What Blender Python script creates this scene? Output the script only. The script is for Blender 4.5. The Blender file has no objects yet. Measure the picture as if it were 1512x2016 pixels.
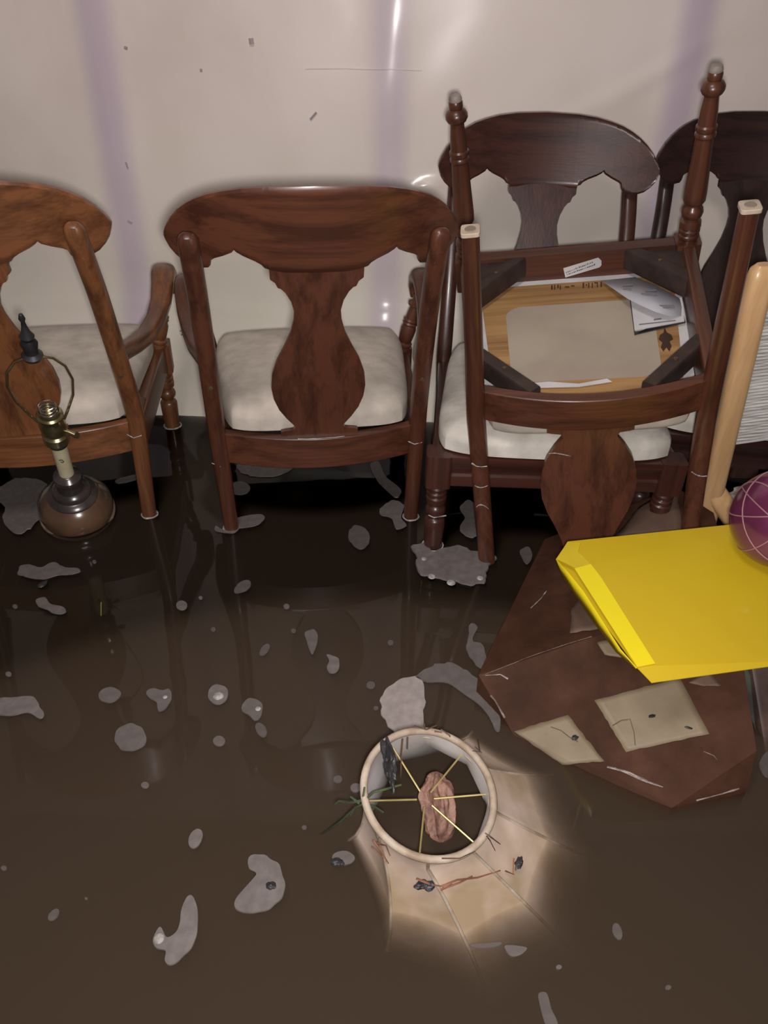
import bpy, bmesh, math, random
from mathutils import Vector, Matrix, noise
from mathutils.bvhtree import BVHTree as BVH
random.seed(7)
C = bpy.context.scene.collection
S = bpy.context.scene
PI = math.pi
# ------------------------------------------------------------------ camera, world, lights, exposure
H = 1.0306; PITCH = math.radians(35.7845); ROLL = math.radians(1.3384); F = 1515.0
cam_d = bpy.data.cameras.new('camera'); cam = bpy.data.objects.new('camera', cam_d); C.objects.link(cam)
r0 = Vector((1,0,0)); u0 = Vector((0,math.sin(PITCH),math.cos(PITCH))); fw = Vector((0,math.cos(PITCH),-math.sin(PITCH)))
cr = r0*math.cos(ROLL)+u0*math.sin(ROLL); cu = -r0*math.sin(ROLL)+u0*math.cos(ROLL)
M4 = Matrix((cr, cu, -fw)).transposed().to_4x4(); M4.translation = Vector((0,0,H))
cam.matrix_world = M4
cam_d.sensor_fit = 'VERTICAL'; cam_d.sensor_height = 36; cam_d.sensor_width = 27
cam_d.lens = F/2016*36; cam_d.clip_start = .02
S.camera = cam
w = bpy.data.worlds.new('world'); S.world = w; w.use_nodes = True
w.node_tree.nodes['Background'].inputs[0].default_value = (.55,.5,.48,1)
w.node_tree.nodes['Background'].inputs[1].default_value = .09
S.view_settings.view_transform = 'Standard'; S.view_settings.look = 'None'
S.view_settings.gamma = 1; S.view_settings.use_curve_mapping = False
S.view_settings.exposure = 0.0
ld = bpy.data.lights.new('phone_torch', 'POINT'); ld.energy = 68; ld.shadow_soft_size = .022; ld.color = (1,.945,.925)
lo = bpy.data.objects.new('phone_torch', ld); C.objects.link(lo); lo.location = (.012,-.005,H-.02)
ad = bpy.data.lights.new('overhead_lamp', 'AREA'); ad.energy = 15; ad.shape = 'DISK'; ad.size = .5; ad.color = (1,.92,.88)
ao = bpy.data.objects.new('overhead_lamp', ad); C.objects.link(ao); ao.location = (-.35,.35,2.25)
ao.rotation_euler = (math.radians(22),0,0)

def ray(px,py):
    u = (px-756)/F; v = (1008-py)/F
    return (fw+cr*u+cu*v)
def U(px,py,z=None,Y=None,d=None):
    r = ray(px,py); o = Vector((0,0,H))
    if z is not None: t = (z-H)/r.z
    elif Y is not None: t = Y/r.y
    else: t = d
    return o+r*t

# ------------------------------------------------------------------ helpers
def tag(o,label=None,cat=None,group=None,kind=None):
    if label: o['label']=label
    if cat: o['category']=cat
    if group: o['group']=group
    if kind: o['kind']=kind
    return o
def empty(name,mat4,label,cat,group=None):
    o = bpy.data.objects.new(name,None); C.objects.link(o); o.matrix_world = mat4; o.empty_display_size=.05
    return tag(o,label,cat,group)
def obj(name,bm,m,parent=None,smooth=True,bevel=0,mods=()):
    me = bpy.data.meshes.new(name); bmesh.ops.recalc_face_normals(bm,faces=bm.faces[:]); bm.to_mesh(me); bm.free()
    if smooth:
        for p in me.polygons: p.use_smooth=True
        try: me.set_sharp_from_angle(angle=math.radians(38))
        except Exception: pass
    for mm in (m if isinstance(m,(list,tuple)) else [m]): me.materials.append(mm)
    o = bpy.data.objects.new(name,me); C.objects.link(o)
    if parent is not None: o.parent = parent
    if bevel:
        b=o.modifiers.new('bevel','BEVEL'); b.width=bevel; b.segments=2; b.limit_method='ANGLE'
    return o
def add_box(bm,c,s,rot=None):
    vs=[]
    for x in (-1,1):
        for y in (-1,1):
            for z in (-1,1):
                v=Vector((x*s[0]/2,y*s[1]/2,z*s[2]/2))
                if rot: v=rot@v
                vs.append(bm.verts.new(v+Vector(c)))
    for f in ((0,1,3,2),(4,6,7,5),(0,4,5,1),(2,3,7,6),(0,2,6,4),(1,5,7,3)): bm.faces.new([vs[i] for i in f])
def add_tube(bm,pts,rad,n=14,ex=2.0,up=None,cap=True):
    """swept tube; rad: per-point r or (ra,rb); ex: superellipse exponent"""
    pts=[Vector(p) for p in pts]; N=len(pts)
    if not isinstance(rad,(list,tuple)): rad=[rad]*N
    rings=[]; ref=Vector(up) if up else None
    prev=None
    for i,p in enumerate(pts):
        t=(pts[min(i+1,N-1)]-pts[max(i-1,0)]).normalized()
        if ref: a=(ref-t*ref.dot(t)).normalized()
        elif prev is None:
            g=Vector((1,0,0)) if abs(t.x)<.8 else Vector((0,1,0)); a=(g-t*g.dot(t)).normalized()
        else: a=(prev-t*prev.dot(t)).normalized()
        prev=a; b=t.cross(a)
        r=rad[i]; ra,rb=(r if isinstance(r,(list,tuple)) else (r,r))
        ring=[]
        for k in range(n):
            th=2*PI*k/n+PI/n; c,s=math.cos(th),math.sin(th)
            cc=math.copysign(abs(c)**(2/ex),c); ss=math.copysign(abs(s)**(2/ex),s)
            ring.append(bm.verts.new(p+a*cc*ra+b*ss*rb))
        rings.append(ring)
    for i in range(N-1):
        for k in range(n):
            bm.faces.new((rings[i][k],rings[i][(k+1)%n],rings[i+1][(k+1)%n],rings[i+1][k]))
    if cap: bm.faces.new(rings[0][::-1]); bm.faces.new(rings[-1])
def add_lathe(bm,prof,M=None,n=24,ang=2*PI):
    rings=[]
    for r,z in prof:
        ring=[]
        for k in range(n):
            th=ang*k/n; v=Vector((r*math.cos(th),r*math.sin(th),z))
            ring.append(bm.verts.new(M@v if M else v))
        rings.append(ring)
    for i in range(len(prof)-1):
        for k in range(n): bm.faces.new((rings[i][k],rings[i][(k+1)%n],rings[i+1][(k+1)%n],rings[i+1][k]))
    if prof[0][0]>1e-4: bm.faces.new(rings[0][::-1])
    if prof[-1][0]>1e-4: bm.faces.new(rings[-1])
    bmesh.ops.remove_doubles(bm,verts=bm.verts[:],dist=1e-6)
def axis_mat(a,b,ref=Vector((1,0,0))):
    """matrix with origin a, z towards b"""
    z=(Vector(b)-Vector(a)).normalized(); x=(ref-z*ref.dot(z)).normalized(); y=z.cross(x)
    m=Matrix((x,y,z)).transposed().to_4x4(); m.translation=Vector(a); return m
def lerp(tab,x):
    if x<=tab[0][0]: return tab[0][1]
    for (a,b),(c,d) in zip(tab,tab[1:]):
        if x<=c: return b+(d-b)*(x-a)/(c-a) if c>a else d
    return tab[-1][1]
def add_strip(bm,samples,front,back,nt=8,rnd=.25):
    """board swept over samples (s,lo,hi); front/back(s,t,edge) give 3D; edges rounded"""
    F_,B_=[],[]
    for s,lo,hi in samples:
        rf,rb=[],[]
        for j in range(nt+1):
            q=j/nt
            t=lo+(hi-lo)*q
            rf.append(bm.verts.new(front(s,t))); rb.append(bm.verts.new(back(s,t)))
        F_.append(rf); B_.append(rb)
    n=len(samples)
    for i in range(n-1):
        for j in range(nt):
            bm.faces.new((F_[i][j],F_[i+1][j],F_[i+1][j+1],F_[i][j+1]))
            bm.faces.new((B_[i][j],B_[i][j+1],B_[i+1][j+1],B_[i+1][j]))
        bm.faces.new((F_[i][0],B_[i][0],B_[i+1][0],F_[i+1][0]))
        bm.faces.new((F_[i][nt],F_[i+1][nt],B_[i+1][nt],B_[i][nt]))
    for i in (0,n-1):
        for j in range(nt):
            try: bm.faces.new((F_[i][j],F_[i][j+1],B_[i][j+1],B_[i][j]))
            except Exception: pass
def text_obj(name,body,size,m,M,parent=None,spacing=1.0):
    cu_=bpy.data.curves.new(name,'FONT'); cu_.body=body; cu_.size=size; cu_.extrude=.0002; cu_.align_x='CENTER'; cu_.align_y='CENTER'
    cu_.space_character=spacing
    cu_.materials.append(m); o=bpy.data.objects.new(name,cu_); C.objects.link(o)
    if parent is not None: o.parent=parent
    o.matrix_local=M; return o

# ------------------------------------------------------------------ materials
def newmat(name):
    m=bpy.data.materials.new(name); m.use_nodes=True; nt=m.node_tree
    return m,nt,nt.nodes['Principled BSDF']
def nd(nt,t,**k):
    n=nt.nodes.new(t)
    for a,b in k.items():
        if a in n.inputs.keys(): n.inputs[a].default_value=b
        else: setattr(n,a,b)
    return n
def ramp(nt,fac,stops):
    r=nt.nodes.new('ShaderNodeValToRGB'); el=r.color_ramp.elements
    while len(el)<len(stops): el.new(.5)
    for e,(p,c) in zip(el,stops): e.position=p; e.color=(*c,1)
    nt.links.new(fac,r.inputs[0]); return r.outputs[0]
def mat(name,c1,c2=None,scale=8,rough=.5,stretch=(1,1,1),bump=0,metal=0,coat=0,detail=4,lo=.35,hi=.65,spec=.5,bscale=None):
    m,nt,p=newmat(name)
    p.inputs['Roughness'].default_value=rough; p.inputs['Metallic'].default_value=metal
    p.inputs['Coat Weight'].default_value=coat; p.inputs['Coat Roughness'].default_value=.12
    p.inputs['Specular IOR Level'].default_value=spec
    tc=nd(nt,'ShaderNodeTexCoord'); mp=nd(nt,'ShaderNodeMapping'); mp.inputs['Scale'].default_value=stretch
    nt.links.new(tc.outputs['Object'],mp.inputs[0])
    ns=nd(nt,'ShaderNodeTexNoise',Scale=scale,Detail=detail); nt.links.new(mp.outputs[0],ns.inputs['Vector'])
    if c2 is None: c2=tuple(x*.75 for x in c1)
    nt.links.new(ramp(nt,ns.outputs[0],[(lo,c2),(hi,c1)]),p.inputs['Base Color'])
    if bump:
        n2=nd(nt,'ShaderNodeTexNoise',Scale=bscale or scale*3,Detail=5); nt.links.new(mp.outputs[0],n2.inputs['Vector'])
        b=nd(nt,'ShaderNodeBump',Strength=bump,Distance=.004); nt.links.new(n2.outputs[0],b.inputs['Height']); nt.links.new(b.outputs[0],p.inputs['Normal'])
    return m
def wood(name,c1,c2,axis,rough=.36,coat=.18):
    st={'x':(.8,17,17),'z':(17,17,.8),'y':(17,.8,17)}[axis]
    m,nt,p=newmat(name)
    tc=nd(nt,'ShaderNodeTexCoord'); mp=nd(nt,'ShaderNodeMapping'); mp.inputs['Scale'].default_value=st
    nt.links.new(tc.outputs['Object'],mp.inputs[0])
    ns=nd(nt,'ShaderNodeTexNoise',Scale=2.2,Detail=4,Distortion=.35); nt.links.new(mp.outputs[0],ns.inputs['Vector'])
    n2=nd(nt,'ShaderNodeTexNoise',Scale=14.0,Detail=3); nt.links.new(mp.outputs[0],n2.inputs['Vector'])
    mx=nd(nt,'ShaderNodeMath',operation='MULTIPLY_ADD'); nt.links.new(n2.outputs[0],mx.inputs[0]); mx.inputs[1].default_value=.3; nt.links.new(ns.outputs[0],mx.inputs[2])
    nt.links.new(ramp(nt,mx.outputs[0],[(.47,c2),(.62,tuple((a+b)/2 for a,b in zip(c1,c2))),(.74,c1)]),p.inputs['Base Color'])
    p.inputs['Roughness'].default_value=rough; p.inputs['Coat Weight'].default_value=coat; p.inputs['Coat Roughness'].default_value=.18
    b=nd(nt,'ShaderNodeBump',Strength=.08,Distance=.002); nt.links.new(n2.outputs[0],b.inputs['Height']); nt.links.new(b.outputs[0],p.inputs['Normal'])
    return m
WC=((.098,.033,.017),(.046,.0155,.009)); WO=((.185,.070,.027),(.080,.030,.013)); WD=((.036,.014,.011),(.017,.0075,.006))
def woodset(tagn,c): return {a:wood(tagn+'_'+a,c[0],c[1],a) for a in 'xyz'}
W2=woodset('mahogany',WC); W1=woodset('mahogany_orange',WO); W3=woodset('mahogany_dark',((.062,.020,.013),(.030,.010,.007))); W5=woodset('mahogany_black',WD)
m_fab=mat('cream_upholstery',(.56,.50,.43),(.40,.35,.30),scale=22,rough=.9,bump=.25,bscale=60,lo=.3,hi=.7)
m_fab_l=mat('pale_upholstery',(.62,.58,.52),(.42,.39,.34),scale=22,rough=.9,bump=.25,bscale=60,lo=.3,hi=.7)
m_ply=wood('plywood',(.40,.23,.09),(.24,.12,.045),'x',.6,0)
m_dust=mat('dust_cover',(.40,.34,.26),(.33,.27,.21),scale=6,rough=.85)
m_white=mat('white_paper',(.62,.60,.60),(.50,.48,.50),scale=10,rough=.7)
m_paper=mat('pale_grey_paper',(.50,.49,.52),(.40,.40,.45),scale=14,rough=.4)
m_ink=mat('dark_ink',(.05,.04,.05),(.03,.03,.03),rough=.7)
m_stamp=mat('brown_stamp',(.06,.028,.015),(.035,.018,.01),rough=.7)
m_foot=mat('light_foot_pad',(.42,.34,.26),(.30,.23,.17),scale=40,rough=.7)
m_footin=mat('foot_dimple',(.22,.17,.13),rough=.7)
m_foam=mat('foam_white',(.42,.39,.37),(.2,.18,.17),scale=120,rough=.6,bump=.4)
m_bolt=mat('brass_bolt',(.25,.17,.1),rough=.35,metal=.8)

# wall sheet
YW=2.10
sx=[U(192,60,Y=YW).x, U(770,90,Y=YW).x, U(1365,60,Y=YW).x]
def sheet_mat():
    m,nt,p=newmat('plastic_sheet_over_insulation')
    tc=nd(nt,'ShaderNodeTexCoord'); sp=nd(nt,'ShaderNodeSeparateXYZ'); nt.links.new(tc.outputs['Object'],sp.inputs[0])
    n1=nd(nt,'ShaderNodeTexNoise',Scale=2.2,Detail=5); nt.links.new(tc.outputs['Object'],n1.inputs['Vector'])
    base=ramp(nt,n1.outputs[0],[(.3,(.66,.565,.51)),(.5,(.75,.655,.60)),(.7,(.79,.70,.655))])
    # greener and darker towards the water
    mr=nd(nt,'ShaderNodeMapRange'); mr.inputs[1].default_value=.75; mr.inputs[2].default_value=.15; nt.links.new(sp.outputs[2],mr.inputs[0])
    n2=nd(nt,'ShaderNodeTexNoise',Scale=4.0,Detail=3); nt.links.new(tc.outputs['Object'],n2.inputs['Vector'])
    mu=nd(nt,'ShaderNodeMath',operation='MULTIPLY'); nt.links.new(mr.outputs[0],mu.inputs[0]); nt.links.new(n2.outputs[0],mu.inputs[1])
    mg=nd(nt,'ShaderNodeMix',data_type='RGBA'); nt.links.new(mu.outputs[0],mg.inputs[0]); nt.links.new(base,mg.inputs[6]); mg.inputs[7].default_value=(.58,.58,.46,1)
    col=mg.outputs[2]
    nw=nd(nt,'ShaderNodeTexNoise',Scale=3.0,Detail=2); nt.links.new(tc.outputs['Object'],nw.inputs['Vector'])
    wob=nd(nt,'ShaderNodeMath',operation='MULTIPLY_ADD'); nt.links.new(nw.outputs[0],wob.inputs[0]); wob.inputs[1].default_value=.03; nt.links.new(sp.outputs[0],wob.inputs[2])
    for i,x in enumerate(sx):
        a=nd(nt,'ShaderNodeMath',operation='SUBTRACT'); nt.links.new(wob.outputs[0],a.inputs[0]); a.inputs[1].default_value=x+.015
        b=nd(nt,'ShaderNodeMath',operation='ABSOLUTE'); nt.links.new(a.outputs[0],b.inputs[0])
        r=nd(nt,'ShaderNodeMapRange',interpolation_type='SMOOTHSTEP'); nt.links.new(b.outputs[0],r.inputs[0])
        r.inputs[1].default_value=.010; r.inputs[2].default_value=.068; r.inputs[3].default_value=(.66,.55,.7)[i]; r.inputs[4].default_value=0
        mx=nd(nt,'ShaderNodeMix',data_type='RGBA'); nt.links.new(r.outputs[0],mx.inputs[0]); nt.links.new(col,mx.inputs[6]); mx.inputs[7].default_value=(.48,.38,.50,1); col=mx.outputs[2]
    nt.links.new(col,p.inputs['Base Color']); p.inputs['Roughness'].default_value=.45
    p.inputs['Coat Weight'].default_value=.3; p.inputs['Coat Roughness'].default_value=.17; p.inputs['Specular IOR Level'].default_value=.25
    nb=nd(nt,'ShaderNodeTexNoise',Scale=14.0,Detail=4,Distortion=1.0); nt.links.new(tc.outputs['Object'],nb.inputs['Vector'])
    b=nd(nt,'ShaderNodeBump',Strength=.06,Distance=.01); nt.links.new(nb.outputs[0],b.inputs['Height']); nt.links.new(b.outputs[0],p.inputs['Normal'])
    return m
FL=-.185
w0=U(838,372,Y=2.07); w1=U(1180,200,Y=2.09)
WR=((w0.x,w0.z,.30,.045,.0085),(w1.x,w1.z,.5,.20,.004),(w1.x+.1,w1.z+.04,.6,.2,.003))
bm=bmesh.new(); nx,nz=300,200; g=[]
for i in range(nx+1):
    row=[]
    for j in range(nz+1):
        x=-1.9+4.0*i/nx; z=FL+2.6*(j/nz)**1.25
        q=max(0,min(1,(.34-z)/.34)); y=YW-.20*q*q
        y+=.045*(z-.95)+.010*noise.noise(Vector((x*2.0,z*1.7,14)))+.0026*noise.noise(Vector((x*6+z*3,z*7-x*4,21)))
        dx=min(abs(x-s) for s in sx); y+=-.006*math.exp(-(dx/.05)**2)
        y+=-.002*math.exp(-((z-.235-.01*math.sin(x*6))/.008)**2)
        for (cx,cz,an,L,A) in WR:
            d=Vector((x-cx,z-cz)); t=d.x*math.cos(an)+d.y*math.sin(an); nrm=-d.x*math.sin(an)+d.y*math.cos(an)
            y-=A*math.exp(-(t/L)**2-(nrm/.018)**2)
        row.append(bm.verts.new((x,y,z)))
    g.append(row)
for i in range(nx):
    for j in range(nz): bm.faces.new((g[i][j],g[i][j+1],g[i+1][j+1],g[i+1][j]))
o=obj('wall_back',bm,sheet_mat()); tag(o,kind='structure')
sm=o.modifiers.new('solid','SOLIDIFY'); sm.thickness=.01; sm.offset=1
wbv=BVH.FromPolygons([v.co for v in o.data.vertices],[tuple(p.vertices) for p in o.data.polygons])
def onwall(px,py,off=.002):
    h=wbv.ray_cast(Vector((0,0,H)),ray(px,py).normalized()); return h[0]+Vector((0,-off,0))
def wall_tube(name,px,r,m_):
    bm=bmesh.new(); add_tube(bm,[onwall(*q) for q in px],r,n=6); obj(name,bm,m_,bpy.data.objects['wall_back'])
m_glare=mat('pale_glare',(.9,.84,.81),rough=.15,coat=1)
wall_tube('fold_glare_line',[(600,135),(680,134),(760,136),(830,138)],.0009,m_glare)  # thin glare along a crease of the sheet, modelled as a near-white tube
m_mark=mat('grey_mark',(.42,.38,.40),rough=.7)
for (x_,y_,dx_,dy_,r_) in ((495,81,1,6,.006),(617,228,6,-7,.003),(396,138,2,0,.003),(248,94,3,1,.003),(250,325,2,6,.002),(256,436,4,2,.003)):
    wall_tube('sheet_mark',[(x_-dx_,y_-dy_),(x_+dx_,y_+dy_)],r_,m_mark)
# small marks on the sheet
m_mark=mat('grey_mark',(.20,.20,.21),rough=.7)
bm=bmesh.new(); add_box(bm,(.1,1.0,FL-.02),(4.4,3.6,.04)); o=obj('floor',bm,mat('concrete',(.20,.18,.16),(.13,.12,.10),rough=.9,scale=5),smooth=False); tag(o,kind='structure')

# ------------------------------------------------------------------ water: murky volume under a glossy skin
m,nt,p=newmat('murky_flood_water'); nt.nodes.remove(p)
out=nt.nodes['Material Output']
fr=nd(nt,'ShaderNodeFresnel',IOR=1.33); tr=nd(nt,'ShaderNodeBsdfTransparent'); gl=nd(nt,'ShaderNodeBsdfGlossy',Roughness=.03)
df=nd(nt,'ShaderNodeBsdfDiffuse'); 
tc=nd(nt,'ShaderNodeTexCoord'); nb=nd(nt,'ShaderNodeTexNoise',Scale=5.0,Detail=2); nt.links.new(tc.outputs['Object'],nb.inputs['Vector'])
bp=nd(nt,'ShaderNodeBump',Strength=.10,Distance=.01); nt.links.new(nb.outputs[0],bp.inputs['Height'])
nt.links.new(bp.outputs[0],gl.inputs['Normal']); nt.links.new(bp.outputs[0],fr.inputs['Normal'])
mx=nd(nt,'ShaderNodeMixShader'); nt.links.new(fr.outputs[0],mx.inputs[0]); nt.links.new(tr.outputs[0],mx.inputs[1]); nt.links.new(gl.outputs[0],mx.inputs[2])
nt.links.new(mx.outputs[0],out.inputs['Surface'])
vs=nd(nt,'ShaderNodeVolumeScatter',Density=26.0,Anisotropy=0.0); vs.inputs['Color'].default_value=(.325,.225,.15,1)
va=nd(nt,'ShaderNodeVolumeAbsorption',Density=32.0); va.inputs['Color'].default_value=(.40,.31,.25,1)
ad_=nd(nt,'ShaderNodeAddShader'); nt.links.new(vs.outputs[0],ad_.inputs[0]); nt.links.new(va.outputs[0],ad_.inputs[1]); nt.links.new(ad_.outputs[0],out.inputs['Volume'])
bm=bmesh.new(); add_box(bm,(.1,.40,(FL+.001)/2),(4.0,2.99,-FL-.001)); o=obj('flood_water',bm,m,smooth=False)
tag(o,'murky brown flood water filling the room around the chairs','water',kind='stuff')

# ------------------------------------------------------------------ chairs
ZR=.236; 
TOPT=[(0,0),(.07,-.002),(.11,-.006),(.14,-.012),(.165,-.019),(.185,-.028),(.20,-.037),(.215,-.049),(.228,-.063),(.238,-.078),(.243,-.088),(.245,-.096)]
BOTT=[(0,-.146),(.078,-.146),(.0785,-.141),(.085,-.139),(.090,-.133),(.10,-.127),(.118,-.119),(.128,-.113),(.132,-.109),(.136,-.114),(.15,-.121),(.165,-.127),(.171,-.131),(.1735,-.141),(.178,-.146),(.19,-.148),(.205,-.146),(.218,-.140),(.230,-.129),(.238,-.118),(.243,-.105),(.245,-.0965)]
SPL=[(0,.078),(.055,.078),(.06,.070),(.066,.053),(.085,.048),(.10,.052),(.14,.064),(.20,.078),(.27,.087),(.34,.090),(.42,.087),(.50,.077),(.58,.062),(.66,.049),(.73,.042),(.78,.0405),(.83,.045),(.875,.054),(.895,.061),(.90,.066),(.925,.070),(.94,.077),(.945,.078),(1,.078)]
def crest_y(x,z): return -(.141+(z-.61)*.36)+.072*(x/.245)**2
def splat_y(z):
    t=max(0,(z-ZR)/(.62-ZR)); return -.028-.113*t**1.2
def post_y(z):
    t=max(0,(z-ZR)/(.668-ZR)); return -.1425*t**1.25
def LEG(L): # turned leg from the foot up; (radius, fraction)
    f=[(.0115,0),(.0135,.01),(.0135,.035),(.012,.045),(.0175,.055),(.0215,.075),(.0215,.095),(.018,.115),(.0135,.125),(.0135,.14),(.0155,.20),(.0165,.27),(.0165,.28),(.0195,.29),(.0195,.31),(.017,.32),(.0195,.33),(.0195,.345),(.0165,.355),(.0175,.42),(.0195,.55),(.0215,.68),(.0215,.735),(.0185,.75),(.014,.76),(.0145,.77),(.0195,.785),(.0215,.81),(.0195,.835),(.014,.85),(.0145,.86),(.0205,.87),(.0215,.905),(.018,.915),(.021,.925),(.021,.94),(.0175,.95),(.021,.96),(.021,.975),(.018,.985),(.018,1.0)]
    return [(r,L*z) for r,z in f]
def make_chair(label,mat4,WD_,D,arms=False,zf=FL,fab=m_fab,under=False,rings=True,name='dining_chair',group=None):
    t=empty(name,mat4,label,'chair',group)
    # crest
    bm=bmesh.new(); sm_=[]
    xs=sorted(set([-a for a,_ in TOPT+BOTT]+[a for a,_ in TOPT+BOTT]+[-.24+.48*i/48 for i in range(49)]))
    def ft(s,z):
        e=min(lerp(TOPT,abs(s))+.754-z, z-(lerp(BOTT,abs(s))+.754))
        return Vector((s,crest_y(s,z)+.0095-.004*max(0,1-e/.005)**2,z))
    def bk(s,z):
        e=min(lerp(TOPT,abs(s))+.754-z, z-(lerp(BOTT,abs(s))+.754))
        return Vector((s,crest_y(s,z)-.0095+.004*max(0,1-e/.005)**2,z))
    for x in xs: sm_.append((x,.754+lerp(BOTT,abs(x)),.754+lerp(TOPT,abs(x))))
    # non-uniform rows for rounded edges
    add_strip(bm,sm_,ft,bk,nt=22)
    obj('crest_rail',bm,WD_['x'],t)
    # splat
    bm=bmesh.new(); z0,z1=ZR-.01,.618; zz=sorted(set([a for a,_ in SPL]+[i/40 for i in range(41)]))
    add_strip(bm,[(z0+(z1-z0)*q,-lerp(SPL,q),lerp(SPL,q)) for q in zz],lambda s,x:Vector((x,splat_y(s)+.006+.05*x*x*2,s)),lambda s,x:Vector((x,splat_y(s)-.006+.05*x*x*2,s)),nt=10)
    obj('splat',bm,WD_['z'],t)
    # posts / rear legs (continuous)
    for s in (-1,1):
        bm=bmesh.new(); P=[];R=[]
        for i in range(11):
            z=zf+(ZR-zf)*i/10; q=(ZR-z)/ZR
            P.append((s*(.2084-.008*q),-.0147*q,z)); R.append(.0135+.0045*i/10)
        for i in range(1,17):
            z=ZR+(.668-ZR)*i/16; q=i/16
            P.append((s*(.2084-.0097*q),post_y(z)-.006*min(1,q*1.5)-.018*max(0,q-.72)/.28,z)); R.append(.018-.001*q)
        lx,ly,lz=P[-1]
        for a,rr in ((.006,.0155),(.011,.012),(.0145,.0065)): P.append((lx,ly-.002+a*.3,lz+a)); R.append(rr)
        add_tube(bm,P,R,n=20,ex=2.5,up=(1,0,0))
        po=obj('rear_post',bm,WD_['z'],t)
        bm=bmesh.new(); add_tube(bm,[(P[0][0],P[0][1],zf-.003),(P[0][0],P[0][1],zf+.004)],[.0145,.0145],n=20,ex=6,up=(1,0,0))
        fp=obj('foot_pad',bm,m_foot,po,bevel=.001)
        bm=bmesh.new(); add_lathe(bm,[(.0,0),(.0075,0),(.0085,.0012),(.0075,.002),(.0,.002)],axis_mat((P[0][0],P[0][1],zf-.002),(P[0][0],P[0][1],zf-.1)),16); obj('nail_head',bm,m_footin,po)
        # plugs
        for zq in (.612,.638): 
            bm=bmesh.new(); add_lathe(bm,[(.004,0),(.0035,.0016),(0,.002)],axis_mat((s*.199,post_y(zq)-.0215-.01*max(0,(zq-.668+.12)/.12),zq),(s*.199,post_y(zq)-.1,zq-.02)),10)
            obj('screw_plug',bm,m_bolt,po)
        if arms:
            bm=bmesh.new(); add_lathe(bm,[(.005,0),(.0045,.002),(0,.003)],axis_mat((s*.204,post_y(.36)-.0205,.36),(s*.204,post_y(.36)-.1,.35)),10); obj('screw_plug',bm,m_bolt,po)
    # rear rail bowed
    bm=bmesh.new()
    def by(x): return -.042*(1-(x/.2)**2)-.004
    add_strip(bm,[(-.2+.4*i/24,ZR-.072,ZR-.002) for i in range(25)],lambda s,z:Vector((s,by(s)+.022,z)),lambda s,z:Vector((s,by(s),z)),nt=3)
    rr=obj('rear_rail',bm,WD_['x'],t,bevel=.002)
    # side rails
    for s in (-1,1):
        bm=bmesh.new(); a=Vector((s*.208,.01,ZR-.036)); b=Vector((s*.2313,D-.02,ZR-.036))
        add_tube(bm,[a,b],[(.014,.036)]*2,n=16,ex=8,up=(1,0,0)); obj('side_rail',bm,WD_['y'],t,bevel=.0015)
    # front rail with moulding
    bm=bmesh.new(); fy=D+.012
    prof=[(fy-.025,ZR-.07),(fy+.004,ZR-.07),(fy+.006,ZR-.064),(fy+.006,ZR-.046),(fy,ZR-.042),(fy,ZR-.034),(fy+.004,ZR-.022),(fy+.010,ZR-.012),(fy+.010,ZR),(fy-.025,ZR)]
    v1=[bm.verts.new((-.225,a,b)) for a,b in prof]; v2=[bm.verts.new((.225,a,b)) for a,b in prof]
    for i in range(len(prof)): bm.faces.new((v1[i],v1[(i+1)%len(prof)],v2[(i+1)%len(prof)],v2[i]))
    bm.faces.new(v1[::-1]); bm.faces.new(v2); obj('front_rail',bm,WD_['x'],t)
    # front legs
    for s in (-1,1):
        bm=bmesh.new(); zb_=ZR-.073
        add_lathe(bm,LEG(zb_-zf),Matrix.Translation((s*.2313,D,zf)),24)
        add_tube(bm,[(s*.2313,D,zb_),(s*.2313,D,ZR+.001)],.0255,n=16,ex=9,up=(1,0,0))
        lg=obj('front_leg',bm,WD_['z'],t)
        bm=bmesh.new(); add_lathe(bm,[(.012,0),(.0125,-.004),(.010,-.011),(0,-.014)],Matrix.Translation((s*.2313,D,zf+.001)),16); obj('glide',bm,m_footg,lg)
        if arms:
            a=Vector((s*.2313,D-.02,ZR)); b=Vector((s*.262,D-.035,.372)); L=(b-a).length
            pr=[(.018,0),(.0185,.06),(.013,.08),(.019,.10),(.020,.14),(.014,.17),(.0165,.19),(.018,.3),(.019,.42),(.016,.50),(.019,.53),(.016,.56),(.019,.59),(.015,.62),(.0135,.75),(.012,.84),(.0185,.87),(.019,.91),(.012,.94),(.011,1.0),(.012,1.06)]
            bm=bmesh.new(); add_lathe(bm,[(r,z*L) for r,z in pr],axis_mat(a,b),20); obj('arm_support',bm,WD_['z'],t)
            bm=bmesh.new()
            pth=[(.203,-.04,.398),(.208,0,.388),(.221,.06,.374),(.240,.13,.366),(.256,.20,.372),(.266,.26,.390),(.270,.305,.412),(.271,.335,.424),(.271,.362,.424),(.271,.385,.410),(.270,.394,.386),(.269,.389,.362)]
            k=(D+0.0)/.392
            rad=[(.016,.018),(.017,.018),(.018,.018),(.020,.018),(.021,.018),(.023,.018),(.025,.018),(.027,.019),(.0275,.019),(.027,.018),(.025,.015),(.019,.008)]
            # subdivide path
            Pp=[];Rr=[]
            for i in range(len(pth)-1):
                for q in (0,.5):
                    Pp.append((s*(pth[i][0]*(1-q)+pth[i+1][0]*q),(pth[i][1]*(1-q)+pth[i+1][1]*q)*k,pth[i][2]*(1-q)+pth[i+1][2]*q)); Rr.append(tuple(a_*(1-q)+b_*q for a_,b_ in zip(rad[i],rad[i+1])))
            Pp.append((s*pth[-1][0],pth[-1][1]*k,pth[-1][2])); Rr.append(rad[-1])
            add_tube(bm,Pp,Rr,n=18,ex=2.6,up=(1,0,0)); obj('arm',bm,WD_['y'],t)
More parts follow.
